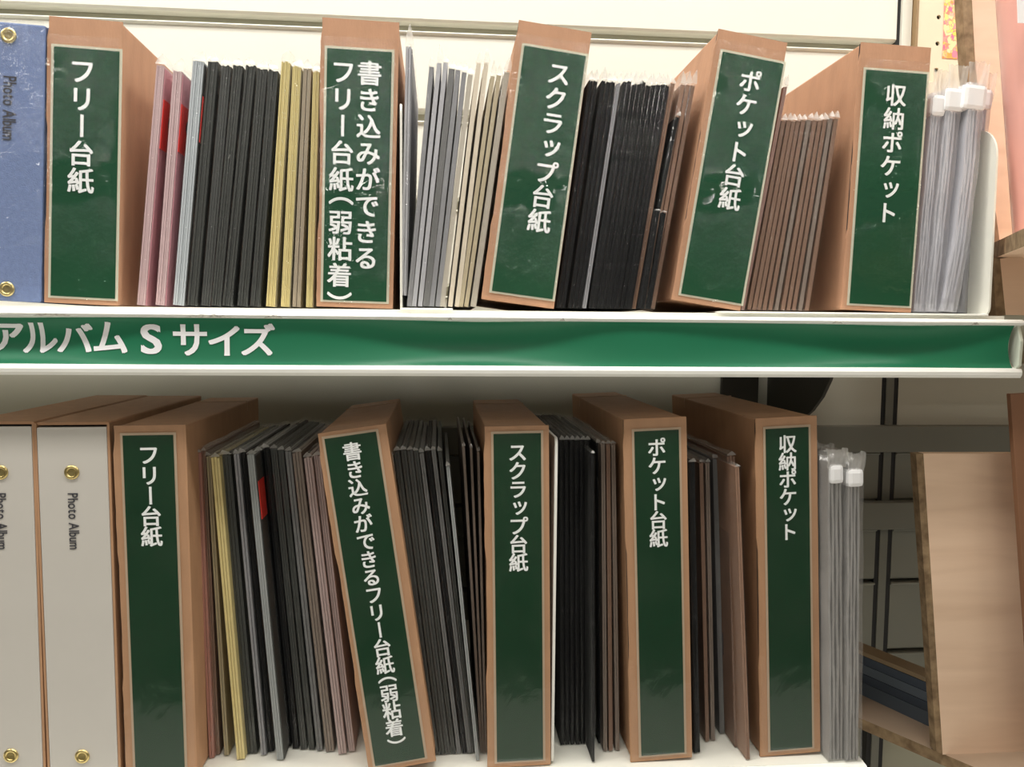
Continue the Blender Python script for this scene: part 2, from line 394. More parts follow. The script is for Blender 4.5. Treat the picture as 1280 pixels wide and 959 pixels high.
# ============================================================ KRAFT BOXES
def kbox(label, TL, TR, BL, zs, Yf, depth, lt, cols, zlab, film_m, txt, karft, greenm, tape=False, flatlab=False):
    """TL/TR/BL photo corners of the front; lt = label corners (TL, TR, BL) of the printed card"""
    A, B, C = P(*TL, Yf), P(*TR, Yf), P(*BL, Yf)
    up_ = (A-C); tilt = atan2(up_.x, up_.z)
    wd = (B-A).length*cos(0); ux = Vector((cos(tilt), 0, -sin(tilt))); uz = Vector((sin(tilt), 0, cos(tilt)))
    wd = (B-A).dot(ux)
    # foot on the shelf
    h0 = up_.length
    org = C - uz*0
    low_off = min(0, wd*ux.z)                     # z of lowest corner relative to the left one
    s = (zs + .0006 - low_off - A.z)/uz.z          # along the left edge from A
    O = A + uz*s; h = -s
    O = O + ux*(wd/2)
    t = thing('kraft_display_box', label, 'box', O, tilt)
    inset = .0022
    mb = MB(); mb.box(-wd/2+inset, wd/2-.0006, .0028, depth, 0, h-.0008)
    mb.build('carton_body', karft, t, bevel=.0018)
    # front panel with a slightly torn left edge
    mb = MB(); n = 26; L_ = []
    for i in range(n+1):
        z = h*i/n; j = .0005*random.random() + (.0011 if (.28 < i/n < .62 or i/n > .93) else 0)
        L_.append((-wd/2+j, z))
    poly = [(x, 0, z) for x, z in L_] + [(wd/2, 0, h), (wd/2, 0, 0)]
    mb.prism(poly, (0, .0022, 0)); mb.build('front_panel', karft, t)
    mb = MB(); mb.box(-wd/2+.0012, wd/2-.001, .0018, .0032, .001, h-.001); mb.build('edge_gap', M_DARK, t)
    if tape:
        mb = MB(); mb.box(-wd/2+inset-.0004, wd/2-.0004, depth*.80, depth*.80+.0012, h-.012, h); mb.build('lid_flap_edge', simple('flap_edge_kraft', (.60, .40, .26)), t)
    def local(p): q = P(*p, Yf)-O; return q.dot(ux), q.dot(uz)
    (x0, z1), (x1, _), (xb, z0) = local(lt[0]), local(lt[1]), local(lt[2])
    x0 = (x0+xb)/2 if abs(x0-xb) < .01 else x0
    z0 = max(z0, .006); bw = .0022
    mb = MB(); mb.box(x0-bw, x1+bw, -.0008, -.0001, z0-bw*.8, z1+bw); mb.build('label_border', M_CREAM if greenm is M_GREEN else M_KBORD, t)
    mb = MB(); mb.box(x0, x1, -.0012, -.0007, z0, z1); card = lab(mb.build('label_card', greenm, t), 'green label card')
    mb = MB()
    for (s_, cx, ztop, pitch, size) in txt:
        X = local((cx, ztop))[0]; Z = local((cx, ztop))[1]
        column(mb, s_, X, Z, pitch*.735/1000*1.0, size*.735/1000, -.0015)
    lab(mb.build('lettering', M_TXT, card, fixn=False), 'white lettering')
    if film_m:
        mb = MB(); nx_, nz_ = 14, 60; zf1 = z1+.010; zf0 = .003; hw = wd/2
        vs = []; fs = []
        for i in range(nx_+1):
            for j in range(nz_+1):
                x = -hw+.0008+(2*hw-.0016)*i/nx_; z = zf0+(zf1-zf0)*j/nz_
                e = min(i, nx_-i)
                y = -.0022-.0007*random.random()*(1 if film_m is M_FILM else .25) - (.0008 if e == 0 else 0)
                vs.append((x, y, z))
        for i in range(nx_):
            for j in range(nz_):
                q = i*(nz_+1)+j; fs.append((q, q+nz_+1, q+nz_+2, q+1))
        mb.add(vs, fs, 0, True); lab(mb.build('clear_pocket', film_m, t, fixn=False), 'clear plastic cover')
    return t, wd, h

Y1 = .008
kbox('kraft box labelled for free sheets on the upper shelf beside the blue album', (59, 20), (153, 25), (54.5, 383), ZS, Y1, .25,
     ((70, 59), (150, 64), (62, 373)), 1, 0, M_FILM, [('フリー台紙', 104.5, 73, 31.2, 30.5)], M_K1, M_GREEN)
kbox('upright kraft box with a two-line green label on the upper shelf', (401, 22), (499, 30), (395, 386), ZS, Y1, .25,
     ((409, 61), (490, 66), (404, 378)), 1, 0, M_FILM, [('書き込みができる', 463, 76, 31.2, 30), ('フリー台紙（弱粘着）', 430, 74, 31.5, 30)], M_K1, M_GREEN)
kbox('kraft scrapbook-sheet box leaning right in the middle of the upper shelf', (647, 25), (740, 38), (600, 382), ZT, Y1, .24,
     ((656, 58), (732, 71), (614, 364)), 1, 0, M_FILM, [('スクラップ台紙', 701, 78, 29.8, 29.5)], M_K1, M_GREEN)
kbox('kraft pocket-sheet box leaning right on the upper shelf beside thin brown packs', (897, 36), (985, 50), (838, 380), ZT, Y1, .24,
     ((906, 66), (979, 80), (848, 367)), 1, 0, M_FILM, [('ポケット台紙', 940, 88, 29.3, 29)], M_K1, M_GREEN)
kbox('kraft box with a zip-pocket label at the right end of the upper shelf', (1075, 53), (1164, 60), (1051, 391), ZT, Y1, .24,
     ((1083, 88), (1158, 94), (1060, 385)), 1, 0, M_FILM, [('収納ポケット', 1120, 105, 29.5, 29)], M_K1, M_GREEN)
YL = .010
kbox('tall kraft box labelled for free sheets in the lower row beside the white albums', (140, 533), (232, 531), (157, 959), ZL, YL, .29,
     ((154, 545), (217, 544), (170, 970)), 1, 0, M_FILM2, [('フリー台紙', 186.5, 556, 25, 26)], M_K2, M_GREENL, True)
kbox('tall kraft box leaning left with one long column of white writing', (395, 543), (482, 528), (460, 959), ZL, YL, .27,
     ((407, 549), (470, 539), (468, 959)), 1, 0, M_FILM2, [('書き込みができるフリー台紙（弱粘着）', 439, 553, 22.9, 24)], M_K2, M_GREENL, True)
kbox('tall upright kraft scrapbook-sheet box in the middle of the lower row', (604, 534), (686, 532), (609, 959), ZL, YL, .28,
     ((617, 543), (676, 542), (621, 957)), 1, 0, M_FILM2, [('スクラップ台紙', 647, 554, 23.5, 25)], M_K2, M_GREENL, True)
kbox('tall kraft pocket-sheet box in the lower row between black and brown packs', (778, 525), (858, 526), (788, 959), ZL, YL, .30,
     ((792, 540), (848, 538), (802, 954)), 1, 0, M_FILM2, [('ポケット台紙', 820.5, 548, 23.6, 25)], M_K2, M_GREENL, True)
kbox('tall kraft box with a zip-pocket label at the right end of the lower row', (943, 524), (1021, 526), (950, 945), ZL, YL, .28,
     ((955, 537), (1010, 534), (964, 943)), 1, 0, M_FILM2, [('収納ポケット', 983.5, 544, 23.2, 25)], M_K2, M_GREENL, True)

# ============================================================ ALBUMS
def ring(mb, cx, cz, y, R, r, n=24, m=8):
    vs = []; fs = []
    for i in range(n):
        a = 2*pi*i/n
        for j in range(m):
            b = 2*pi*j/m; rr = R+r*cos(b); vs.append((cx+rr*cos(a), y-r*sin(b)*.7, cz+rr*sin(a)))
    for i in range(n):
        for j in range(m):
            fs.append((i*m+j, ((i+1) % n)*m+j, ((i+1) % n)*m+(j+1) % m, i*m+(j+1) % m))
    mb.add(vs, fs, 0, True)
def album(label, TL, TR, BL, zs, Yf, depth, cover, rivets, text, film_=None, case=None, edge=None, size=13):
    A, B, C = P(*TL, Yf), P(*TR, Yf), P(*BL, Yf)
    uz = (A-C).normalized(); tilt = atan2(uz.x, uz.z); ux = Vector((cos(tilt), 0, -sin(tilt))); wd = (B-A).dot(ux)
    low_off = min(0, wd*ux.z); s = (zs+.0006-low_off-A.z)/uz.z; O = A+uz*s+ux*wd/2; h = -s
    t = thing('photo_album', label, 'album', O, tilt)
    mb = MB(); mb.box(-wd/2, wd/2, 0, .006, .002, h); mb.build('spine', cover, t, bevel=.0016)
    mb = MB(); mb.box(-wd/2, -wd/2+.002, .006, depth, .002, h); mb.build('cover_board', cover, t)
    mb = MB(); mb.box(wd/2-.002, wd/2, .006, depth, .002, h); mb.build('cover_board', cover, t)
    mb = MB(); mb.box(-wd/2+.003, wd/2-.003, .008, depth-.004, .004, h-.004); mb.build('page_block', simple('page_block_dark', (.06, .06, .07)) if edge is None else edge, t)
    def local(p): q = P(*p, Yf)-O; return q.dot(ux), q.dot(uz)
    for p in rivets:
        x, z = local(p); mb = MB(); ring(mb, x, z, -.0006, .0049, .0016); rv = mb.build('rivet', M_BRASS, t)
        mb = MB(); n = 20; mb.add([(x, -.0004, z)]+[(x+.0045*cos(2*pi*i/n), -.0008, z+.0045*sin(2*pi*i/n)) for i in range(n)], [(0, 1+i, 1+(i+1) % n) for i in range(n)]); mb.build('rivet_centre', M_BRASSD, rv)
    (u0, v0), (u1, v1) = text; x, z1 = local((u0, v0)); _, z0 = local((u1, v1))
    # the word pair, read downwards
    raw = []; cur = 0
    for ch in 'Photo Album':
        if ch == ' ': cur += .30; continue
        vs, fs = glyph(ch, .012); xs = [q[0] for q in vs]; mn, mxx = min(xs), max(xs)
        raw.append(([(a-mn+cur, b, c) for a, b, c in vs], fs)); cur += mxx-mn+.075
    sc = (z1-z0)/cur; mb = MB(); sh = size*.735/1000/.72
    for vs, fs in raw: mb.add([(x+(b-.33)*sh, -.0004-c, z1-a*sc) for a, b, c in vs], fs)
    lab(mb.build('lettering', M_BLACKTXT, t, fixn=False), 'dark album lettering')
    if case:
        g = .0006; mb = MB()
        mb.box(-wd/2-g-.0015, -wd/2-.0002, .0006, depth+.005, 0, h+.0035); mb.box(wd/2+.0002, wd/2+g+.0016, .0006, depth+.005, 0, h+.0035)
        mb.box(-wd/2-g, wd/2+g, .003, depth+.005, h+.0016, h+.0040); mb.box(-wd/2-g, wd/2+g, depth+.002, depth+.005, 0, h+.003)
        mb.build('slipcase', case, t)
    if film_:
        mb = MB(); nx_, nz_ = 14, 50; vs = []; fs = []
        for i in range(nx_+1):
            for j in range(nz_+1):
                vs.append((-wd/2-.0006+(wd+.0012)*i/nx_, -.0020-.0008*random.random(), .001+(h+.001)*j/nz_))
        for i in range(nx_):
            for j in range(nz_): q = i*(nz_+1)+j; fs.append((q, q+nz_+1, q+nz_+2, q+1))
        mb.add(vs, fs, 0, True); mb.build('clear_wrap', film_, t, fixn=False)
    return t
M_BLUE = simple('blue_cloth', (.16, .225, .42), rough=.7, noise=.10, nscale=260, bump=.5, bscale=900)
M_WALB = simple('white_album_cover', (.60, .575, .53), rough=.22, noise=.02, nscale=8, coat=.3)
M_WRAP = film('album_wrap', milky=.02, bscale=28, bdist=.007, flat_=.08, rough=.05)
album('blue cloth photo album in clear wrap at the left end of the upper shelf', (-36, 24), (56, 30), (-40, 384), ZS, .006, .25, M_BLUE,
      ((11, 45), (9, 362)), ((12.5, 96), (11.5, 177)), M_WRAP, None, simple('navy_edge', (.01, .012, .03)), 15)
album('white photo album in a kraft slipcase beside the first tall kraft box', (45, 535), (133, 534), (62, 959), ZL, .010, .27, M_WALB,
      ((90, 591), (103, 946)), ((91, 617), (94, 688)), None, M_K2, None, 12)
album('white photo album in a kraft slipcase cut by the left edge', (-47, 534), (39, 533), (-30, 959), ZL, .010, .27, M_WALB,
      ((1, 591), (14, 945)), ((1, 617), (4, 688)), None, M_K2, None, 12)

# ============================================================ SHEET PACKS
def smat(name, col, r=.6): return simple(name, col, rough=r, noise=.05, nscale=60, bump=.2, bscale=400)
C_PINKF = smat('pale_pink_sheets', (.56, .40, .41)); C_PINK = smat('pink_cover', (.60, .28, .32))
C_BLUEW = smat('pale_blue_grey_sheets', (.46, .50, .53)); C_CHAR = smat('charcoal_sheets', (.034, .037, .033)); C_CHAR2 = smat('slate_sheets', (.045, .048, .045))
C_YEL = smat('pale_yellow_sheets', (.66, .55, .24)); C_BEI = smat('greige_sheets', (.34, .28, .20))
C_GREY = smat('mid_grey_sheets', (.25, .25, .265)); C_LGREY = smat('light_grey_sheets', (.42, .42, .45)); C_DGREY = smat('dark_grey_sheets', (.15, .15, .15))
C_CREAM = smat('cream_sheets', (.66, .58, .46)); C_TAN = smat('tan_sheets', (.46, .39, .26)); C_STONE = smat('stone_sheets', (.46, .42, .35))
C_BLACK = simple('black_sheets', (.005, .0055, .006), rough=.85, spec=.2); C_BROWN = smat('brown_sheets', (.20, .115, .075)); C_BROWN2 = smat('light_brown_sheets', (.27, .155, .10))
C_ROSE = smat('rose_brown_sheets', (.36, .165, .125)); C_WHITE = smat('white_sheets', (.68, .67, .64)); C_TAUPE = smat('taupe_sheets', (.20, .155, .125)); C_MAUVE = smat('mauve_sheets', (.42, .315, .30))
C_OLIVE = smat('olive_tan_sheets', (.34, .29, .17)); C_SILVER = smat('silver_grey_sheets', (.30, .32, .32))

def pack(label, T, Bt, zs, wpx, Yf, depth, mat, n=4, flap=12, sleeve=M_SLEEVE, sticker=None, cover=None, group=None, bow_=0.0, name='sheet_pack', lift=0):
    A, M = P(*T, Yf), P(*Bt, Yf); dv = (A-M).normalized()
    s = (zs+lift-A.z)/dv.z; O = A+dv*s; h = -s; tilt = atan2(dv.x, dv.z)
    wd = wpx*(Yf+D_CAM)/1000.0
    O.z += abs(sin(tilt))*wd/2+.0006
    t = thing(name, label, 'sheet pack', O, tilt, group)
    mb = MB(); tw = wd*.92/n; nl = 6
    for i in range(n):
        x0 = -wd*.46+i*tw; dy = random.uniform(0, .0011); dz = random.uniform(-.0007, .0007)
        y0, y1, z0, z1 = dy, depth-random.uniform(0, .001), .0008, h+dz
        if bow_:
            vs = []
            for k in range(nl+1):
                z = z0+(z1-z0)*k/nl; ox = bow_*4*(k/nl)*(1-k/nl)
                vs += [(x0+ox, y0, z), (x0+tw*.86+ox, y0, z), (x0+tw*.86+ox, y1, z), (x0+ox, y1, z)]
            fs = [(0, 3, 2, 1), (4*nl, 4*nl+1, 4*nl+2, 4*nl+3)]
            for k in range(nl):
                for q in range(4): a, b = 4*k+q, 4*k+(q+1) % 4; fs.append((a, b, b+4, a+4))
            mb.add(vs, fs)
        else: mb.box(x0, x0+tw*.86, y0, y1, z0, z1)
    mb.build('sheet_stack', mat, t)
    if cover:
        mb = MB(); mb.box(wd*.46, wd*.46+.0006, .0012, depth-.001, .0008, h-.002); mb.build('cover_sheet', cover, t)
    if sticker:
        z1_ = (P(T[0], sticker[0], Yf)-O).z; z0_ = (P(T[0], sticker[1], Yf)-O).z
        mb = MB(); mb.box(wd*.46+.0008, wd*.46+.0014, .0016, .0016+sticker[2], z0_, z1_); lab(mb.build('sticker', M_RED, t), 'red sticker')
        if sticker[3]:
            n_ = 14; cy, cz, rr = .0016+sticker[2]*.95, (z0_+z1_)/2+.004, .006
            mb = MB(); mb.add([(wd*.46+.0016, cy+rr*.8*cos(2*pi*i/n_), cz+rr*sin(2*pi*i/n_)) for i in range(n_)], [tuple(range(n_))]); mb.build('sticker_dot', M_BLACKTXT, bpy.data.objects[t.children[-1].name])
    if sleeve:
        e = .0006; x0, x1 = -wd*.46-e, wd*.46+e+(.0012 if cover else 0); yf, yb = -e*1.4, depth+.003; fh = flap*(Yf+D_CAM)/1000.0
        mb = MB(); nz_ = 10; vs = []; fs = []
        for k in range(nz_+1):
            z = .0003+(h+.001)*k/nz_; ox = bow_*4*(k/nz_)*(1-k/nz_)
            j = lambda: random.uniform(-.0003, .0003)
            vs += [(x0+ox+j(), yb, z), (x0+ox+j(), yf+j(), z), (x1+ox+j(), yf+j(), z), (x1+ox+j(), yb, z)]
        for k in range(nz_):
            for q in range(3): a = 4*k+q; fs.append((a, a+1, a+5, a+4))
        mb.add(vs, fs, 0, True)
        # flap: gathers into a ridge above the sheets
        ns = 9; vs = []; fs = []
        lean = random.uniform(-.3, .3)*wd
        for k in range(ns+1):
            y = yf+(yb-yf)*k/ns; zz = h+.001
            r1 = fh*(random.uniform(.6, 1.15)) if k else fh*random.uniform(.8, 1.15)
            xr = lean+random.uniform(-.2, .2)*wd
            vs += [(x0, y, zz), (x0*.75+xr*.25, y+(.001 if k == 0 else 0), zz+r1*.45), (xr, y+(.002 if k == 0 else 0), zz+r1), (x1*.75+xr*.25, y+(.001 if k == 0 else 0), zz+r1*.45), (x1, y, zz)]
        for k in range(ns):
            for q in (0, 1, 2, 3): a = 5*k+q; fs.append((a, a+1, a+6, a+5))
        mb.add(vs, fs, 1, False); mb.add(vs[:5], [(0, 1, 3, 4), (1, 2, 3)], 2)
        mb.build('clear_sleeve', [sleeve, M_FLAP, M_FLAPF], t, fixn=False)
    return t
ORD = ['first', 'second', 'third', 'fourth', 'fifth', 'sixth', 'seventh', 'eighth', 'ninth', 'tenth', 'eleventh', 'twelfth', 'thirteenth', 'fourteenth', 'fifteenth', 'sixteenth', 'seventeenth', 'eighteenth', 'nineteenth', 'twentieth']
YA = .014
gA = 'sleeved sheet packs between the first two upper boxes'
pack('pale pink sheet pack touching the first upper kraft box, red sticker on its cover', (200.5, 84), (176, 383), ZS, 10.5, YA, .2, C_PINKF, 4, 13, sticker=(122, 184, .02, True), cover=C_PINK, group=gA)
pack('second pale pink sheet pack, just left of the pale blue one', (222, 91), (200, 383), ZS, 11.5, YA, .2, C_PINKF, 4, 14, sticker=(128, 188, .02, True), cover=C_PINK, group=gA)
pack('pale blue-grey sheet pack with red sticker, first of the colour change after pink', (248, 79), (223, 384), ZS, 14, YA, .2, C_BLUEW, 5, 12, sticker=(118, 176, .009, False), cover=C_CHAR2, group=gA)
for i, (ut, vt, ub, ww) in enumerate(((266.5, 79, 240, 14.5), (283, 84, 257, 14), (297.5, 84, 270, 14), (313.5, 84, 284, 14), (328, 88, 303, 14.5), (342, 90, 318.5, 14))):
    pack('charcoal sheet pack, %s of six between pale blue and yellow ones' % ORD[i], (ut, vt), (ub, 384), ZS, ww-1.7, YA, .2, C_CHAR if i != 1 else C_CHAR2, 4, 10, group='charcoal packs on the upper shelf')
pack('pale yellow sheet pack right beside the last charcoal one', (357.5, 79), (338, 386), ZS, 11.5, YA, .2, C_YEL, 5, 14, group=gA, cover=C_OLIVE)
pack('pale yellow sheet pack left of the greige one', (371, 85), (356, 387), ZS, 11, YA, .2, C_YEL, 5, 9, group=gA, cover=C_OLIVE)
pack('greige sheet pack between two pale yellow packs', (384.5, 88), (370.5, 387), ZS, 11, YA, .2, C_BEI, 2, 11, group=gA)
pack('narrow pale yellow sheet pack against the two-line labelled box', (395.5, 91), (386.5, 387), ZS, 8.5, YA, .2, C_YEL, 4, 10, group=gA, cover=C_OLIVE)
# B
gB = 'grey and cream packs in the metal tray'
pack('lone upright light grey sheet pack beside the cream metal divider', (511, 59), (504.5, 370), ZT, 7.5, YA, .2, C_LGREY, 2, 24, group=gB, cover=C_GREY, lift=.010)
for i, (ut, vt, ub, ww, mt, nm, fl) in enumerate(((540, 84, 512, 7, C_GREY, 'grey', 9), (549.5, 80, 518, 6.8, C_LGREY, 'grey', 19), (557.5, 81, 525.5, 6.8, C_LGREY, 'grey', 10), (565.5, 88, 533, 9, C_DGREY, 'grey', 9), (573, 90, 540, 7.5, C_GREY, 'grey', 9), (581, 91, 547.5, 7, C_GREY, 'grey', 9))):
    pack('%s leaning grey sheet pack counted rightwards from the lone upright one' % ORD[i], (ut, vt), (ub, 384), ZT, ww, YA, .2, mt, 1, fl, group=gB)
for i, (ut, vt, ub, ww, mt, fl, d) in enumerate(((588.5, 95, 553, 7.5, C_STONE, 9, 'stone-coloured sheet pack right after the greys in the tray'), (599, 80, 563, 7, C_CREAM, 16, 'cream sheet pack, left one of the two tallest in the tray'), (608.5, 80, 571.5, 7, C_CREAM, 16, 'cream sheet pack, right one of the two tallest in the tray'),
        (616.5, 96, 576.5, 6.5, C_TAN, 16, 'tan sheet pack, left of a matching pair in the tray'), (624, 97, 583, 6.5, C_TAN, 16, 'tan sheet pack, right of a matching pair in the tray'), (634, 92, 592, 9, C_STONE, 24, 'pale stone sheet pack leaning against the scrapbook-sheet box'))):
    pack(d, (ut, vt), (ub, 386), ZT, ww, YA, .2, mt, 1, fl, group=gB)
# C
gC = 'black packs leaning between the scrapbook-sheet and pocket-sheet boxes'
k = 0
us = [(739, 102), (745, 103), (755, 102), (761, 104), (767, 104), (773.5, 106), (782, 104), (787.5, 103), (793.5, 107), (799.5, 108), (805, 104), (811, 108), (817, 108), (823.5, 107), (829.5, 107), (834.5, 109)]
for i, (ut, vt) in enumerate(us):
    fr = (ut-739)/(834.5-739); ub = 698+fr*(788-698)
    if i == 5: pack('dark silvery sheet pack among the black ones on the upper shelf', (ut, vt), (ub, 387), ZT, 5.4, YA, .2, C_GREY, 2, 13, group=gC); continue
    k += 1
    pack('%s black sheet pack from the left between the scrapbook-sheet and pocket-sheet boxes' % ORD[k-1], (ut, vt), (ub, 387), ZT, 5.6, YA, .2, C_BLACK, 2, 14, group=gC)
pack('brown sheet pack touching the last black pack on the upper shelf', (841, 107), (792, 388), ZT, 6.5, YA+.004, .19, C_BROWN2, 2, 8, group=gC)
pack('short black sheet pack in a gap between brown ones', (847.5, 148), (799, 388), ZT, 5, YA, .19, C_BLACK, 1, 8, group=gC)
for i, (ut, ub) in enumerate(((854, 804.5), (860.5, 810.5), (867, 816.5))):
    pack('brown sheet pack, %s of three against the leaning pocket-sheet box' % ORD[i], (ut, 108), (ub, 388), ZT, 6.2, YA+.004, .19, C_BROWN2 if i < 2 else C_BROWN, 1, 18, group=gC)
pack('low black sheet pack in shiny film, left one before the brown packs', (822, 266), (803, 388), ZT, 7, YA-.010, .008, C_BLACK, 2, 2, group=gC)
pack('low black sheet pack in shiny film, right one before the brown packs', (830.5, 268), (811, 388), ZT, 6, YA-.010, .008, C_BLACK, 2, 2, group=gC)
# D
gD = 'thin brown packs between the pocket-sheet and zip-pocket boxes'
pack('tall pinkish brown sheet pack lying along the leaning pocket-sheet box', (982.5, 110), (929, 388), ZT, 5.5, YA, .19, smat('pinkish_brown_sheets', (.34, .205, .17)), 2, 16, group=gD)
dt = [(980.5, 153), (987, 153), (993, 153), (999, 152), (1005, 152), (1012.5, 151), (1019.5, 152), (1026, 152), (1032.5, 152), (1039.5, 149), (1046, 150)]
db = [937, 943, 949, 956, 963, 971, 979, 986, 993, 1001, 1009]
for i, ((ut, vt), ub) in enumerate(zip(dt, db)):
    pack('%s short brown sheet pack from the left beside the zip-pocket box' % ORD[i], (ut, vt), (ub, 390), ZT, 6.3, YA, .17, C_BROWN if i not in (5, 9) else C_TAUPE, 1, 9, group=gD)

# ------------------------------------------------------------ zip pockets
M_ZIPBODY = film('translucent_grey_pockets', milky=.34, tint=(.76, .76, .80), flat_=.06, bscale=30, bdist=.002, rough=.15, patch=False)
M_ZIPIN = simple('pocket_sheets_grey', (.52, .52, .57), rough=.35, noise=.08, nscale=50, stretch=(6, 1, .5))
M_ZIPIN2 = simple('clear_pocket_sheets', (.27, .26, .25), rough=.35, noise=.12, nscale=50, stretch=(6, 1, .5))
M_ZIPBODY2 = film('clear_outer_pocket', milky=.16, tint=(.75, .74, .72), bscale=30, bdist=.002, rough=.15, patch=False, flat_=.06)
M_ZIPEND = simple('white_zip_end', (.85, .85, .86), rough=.35)
def zippack(label, T, Bt, zs, wpx, Yf, depth, zipc, bow_=0, group=None, flare=.35, top_up=28, inner=None):
    A, M = P(*T, Yf), P(*Bt, Yf); dv = (A-M).normalized(); s = (zs-A.z)/dv.z; O = A+dv*s; h = -s; tilt = atan2(dv.x, dv.z)
    wd = wpx*(Yf+D_CAM)/1000.0; O.z += abs(sin(tilt))*wd/2+.0006
    t = thing('zip_pocket_pack', label, 'pocket pack', O, tilt, group)
    nz_ = 16
    def strip(x0, x1, y0, y1, mb, z0, z1, smooth=True):
        vs = []; fs = []
        for k in range(nz_+1):
            z = z0+(z1-z0)*k/nz_; q = z/h; ox = bow_*4*q*(1-q); wv = .0004*sin(q*23+x0*900)
            vs += [(x0+ox+wv, y0, z), (x1+ox+wv, y0+.0003*sin(q*17), z), (x1+ox+wv, y1, z), (x0+ox+wv, y1, z)]
        for k in range(nz_):
            for q in range(4): a, b = 4*k+q, 4*k+(q+1) % 4; fs.append((a, b, b+4, a+4))
        fs += [(0, 3, 2, 1), (4*nz_, 4*nz_+1, 4*nz_+2, 4*nz_+3)]
        mb.add(vs, fs, 0, smooth)
    mb = MB(); n = 4
    for i in range(n):
        x0 = -wd*.42+i*wd*.84/n; strip(x0, x0+wd*.84/n*.6, .001+.0015*random.random(), depth-.002, mb, .001, h*.985, False)
    mb.build('pocket_stack', inner or M_ZIPIN, t)
    mb = MB(); strip(-wd/2, wd/2, -.0008, depth, mb, .0004, h); mb.build('outer_pocket', M_ZIPBODY2 if inner else M_ZIPBODY, t)
    z0_, z1_, zw = zipc; za = h-(z1_-T[1])*.00074; zbb = h-(z0_-T[1])*.00074
    mb = MB(); mb.box(-zw*.00047, zw*.00047, -.0024, .02, za, zbb); mb.build('zip_end', M_ZIPEND, t, bevel=.0042)
    # flaring open film at the top
    mb = MB(); vs = []; fs = []; n = 12; fh = top_up*.00074
    for k in range(n+1):
        x = -wd*.5+wd*k/n
        for r in range(4):
            q = r/3; vs.append((x*(1+flare*q)+.0010*sin(k*2.1+r), -.001-.0015*abs(sin(k*1.7))*q, h-.014+(fh+.014+random.uniform(-.002, .001))*q))
    for k in range(n):
        for r in range(3): a = k*4+r; fs.append((a, a+4, a+5, a+1))
    mb.add(vs, fs, 0, True)
    vs2 = [(x, y+.012+depth*.2, z-.001) for x, y, z in vs]; mb.build('open_film', M_FLAPF, t, fixn=False)
    mb = MB(); mb.add(vs2, fs, 0, True); mb.build('open_film', M_FLAPF, t, fixn=False)
    return t
gE = 'clear zip pocket packs at the right end of the upper shelf'
zippack('leftmost clear zip pocket pack, against the upper zip-pocket box', (1174, 118), (1150, 388), ZT, 17, .012, .17, (120, 148, 15), 0, gE)
zippack('middle clear zip pocket pack on the upper shelf', (1194, 112), (1166, 388), ZT, 20, .010, .17, (112, 142, 21), 0, gE)
zippack('tallest clear zip pocket pack on the upper shelf, leaning right', (1220, 106), (1186, 388), ZT, 21, .006, .17, (108, 140, 25), .0045, gE, top_up=26)
zippack('rear clear zip pocket pack next to the rounded end plate', (1233, 116), (1202, 388), ZT, 16, .030, .15, (113, 140, 15), 0, gE, flare=.2, top_up=24)
gJ = 'clear zip pocket packs at the right end of the lower row'
zippack('left clear zip pocket pack in the lower row, touching its kraft box', (1045, 568), (1047, 955), ZL, 26, -.004, .24, (583, 608, 15), 0, gJ, flare=.12, top_up=6, inner=M_ZIPIN2)
zippack('right clear zip pocket pack at the open end of the lower row', (1069, 572), (1067, 955), ZL, 22, -.006, .24, (588, 612, 17), 0, gJ, flare=.15, top_up=6, inner=M_ZIPIN2)

# F
gF = 'mixed sheet packs between the first two lower boxes'
YF_ = .045; DF = .23
F_ = [((248, 568), (265, 959), 7, C_ROSE, 'rose-brown sheet pack beside the first tall kraft box', None),
      ((254.5, 566), (273, 959), 5, C_BROWN, 'dark brown sheet pack between the rose-brown and tan ones', None),
      ((260.5, 572), (284, 959), 6, C_OLIVE, 'tan sheet pack just left of the bright yellow one', None),
      ((269, 574), (302, 959), 11, C_YEL, 'bright pale yellow sheet pack in the lower row', None),
      ((282, 571), (317, 959), 13.5, C_CHAR, 'dark charcoal sheet pack right of the bright yellow one', None),
      ((295.5, 570), (331, 959), 7, C_GREY, 'mid grey sheet pack between two dark ones, lower row', None),
      ((303, 568), (340, 959), 9, C_BLACK, 'black sheet pack just left of the silver-grey one, lower row', None),
      ((313, 570), (351, 959), 9.5, C_SILVER, 'silver-grey sheet pack carrying the red label, lower row', (602, 650, .03, True)),
      ((323.5, 566), (362, 959), 9, C_BLACK, 'first black sheet pack right of the silver-grey one, lower row', None),
      ((333, 562), (372, 959), 8.5, C_BLACK, 'second black sheet pack right of the silver-grey one, lower row', None),
      ((342, 563), (382, 959), 8.5, C_CHAR, 'third dark sheet pack right of the silver-grey one, lower row', None),
      ((351, 565), (392, 959), 8, C_CHAR, 'fourth dark sheet pack right of the silver-grey one, lower row', None),
      ((360, 566), (402, 959), 8, C_DGREY, 'dark grey sheet pack just left of the taupe one, lower row', None),
      ((371, 568), (415, 959), 12, C_TAUPE, 'taupe sheet pack in the lower row, left of two mauve ones', None),
      ((385, 574), (430, 959), 11, C_MAUVE, 'left of two mauve sheet packs beside the left-leaning box', None),
      ((396, 572), (442, 959), 9, C_MAUVE, 'right of two mauve sheet packs beside the left-leaning box', None)]
for ii, (T_, B_, ww, mt, d, stk) in enumerate(F_):
    pack(d, T_, B_, ZL, ww, YF_ + (0, .006, .004, -.004, .006, .002, .008, -.008, .016, .012, .010, .009, .006, .004, -.002, .002)[ii], DF, mt, 3 if ww > 8 else 2, 5, group=gF, sticker=stk, cover=C_CHAR if stk else None)
gG = 'dark sheet packs between the left-leaning and the upright scrapbook-sheet box'
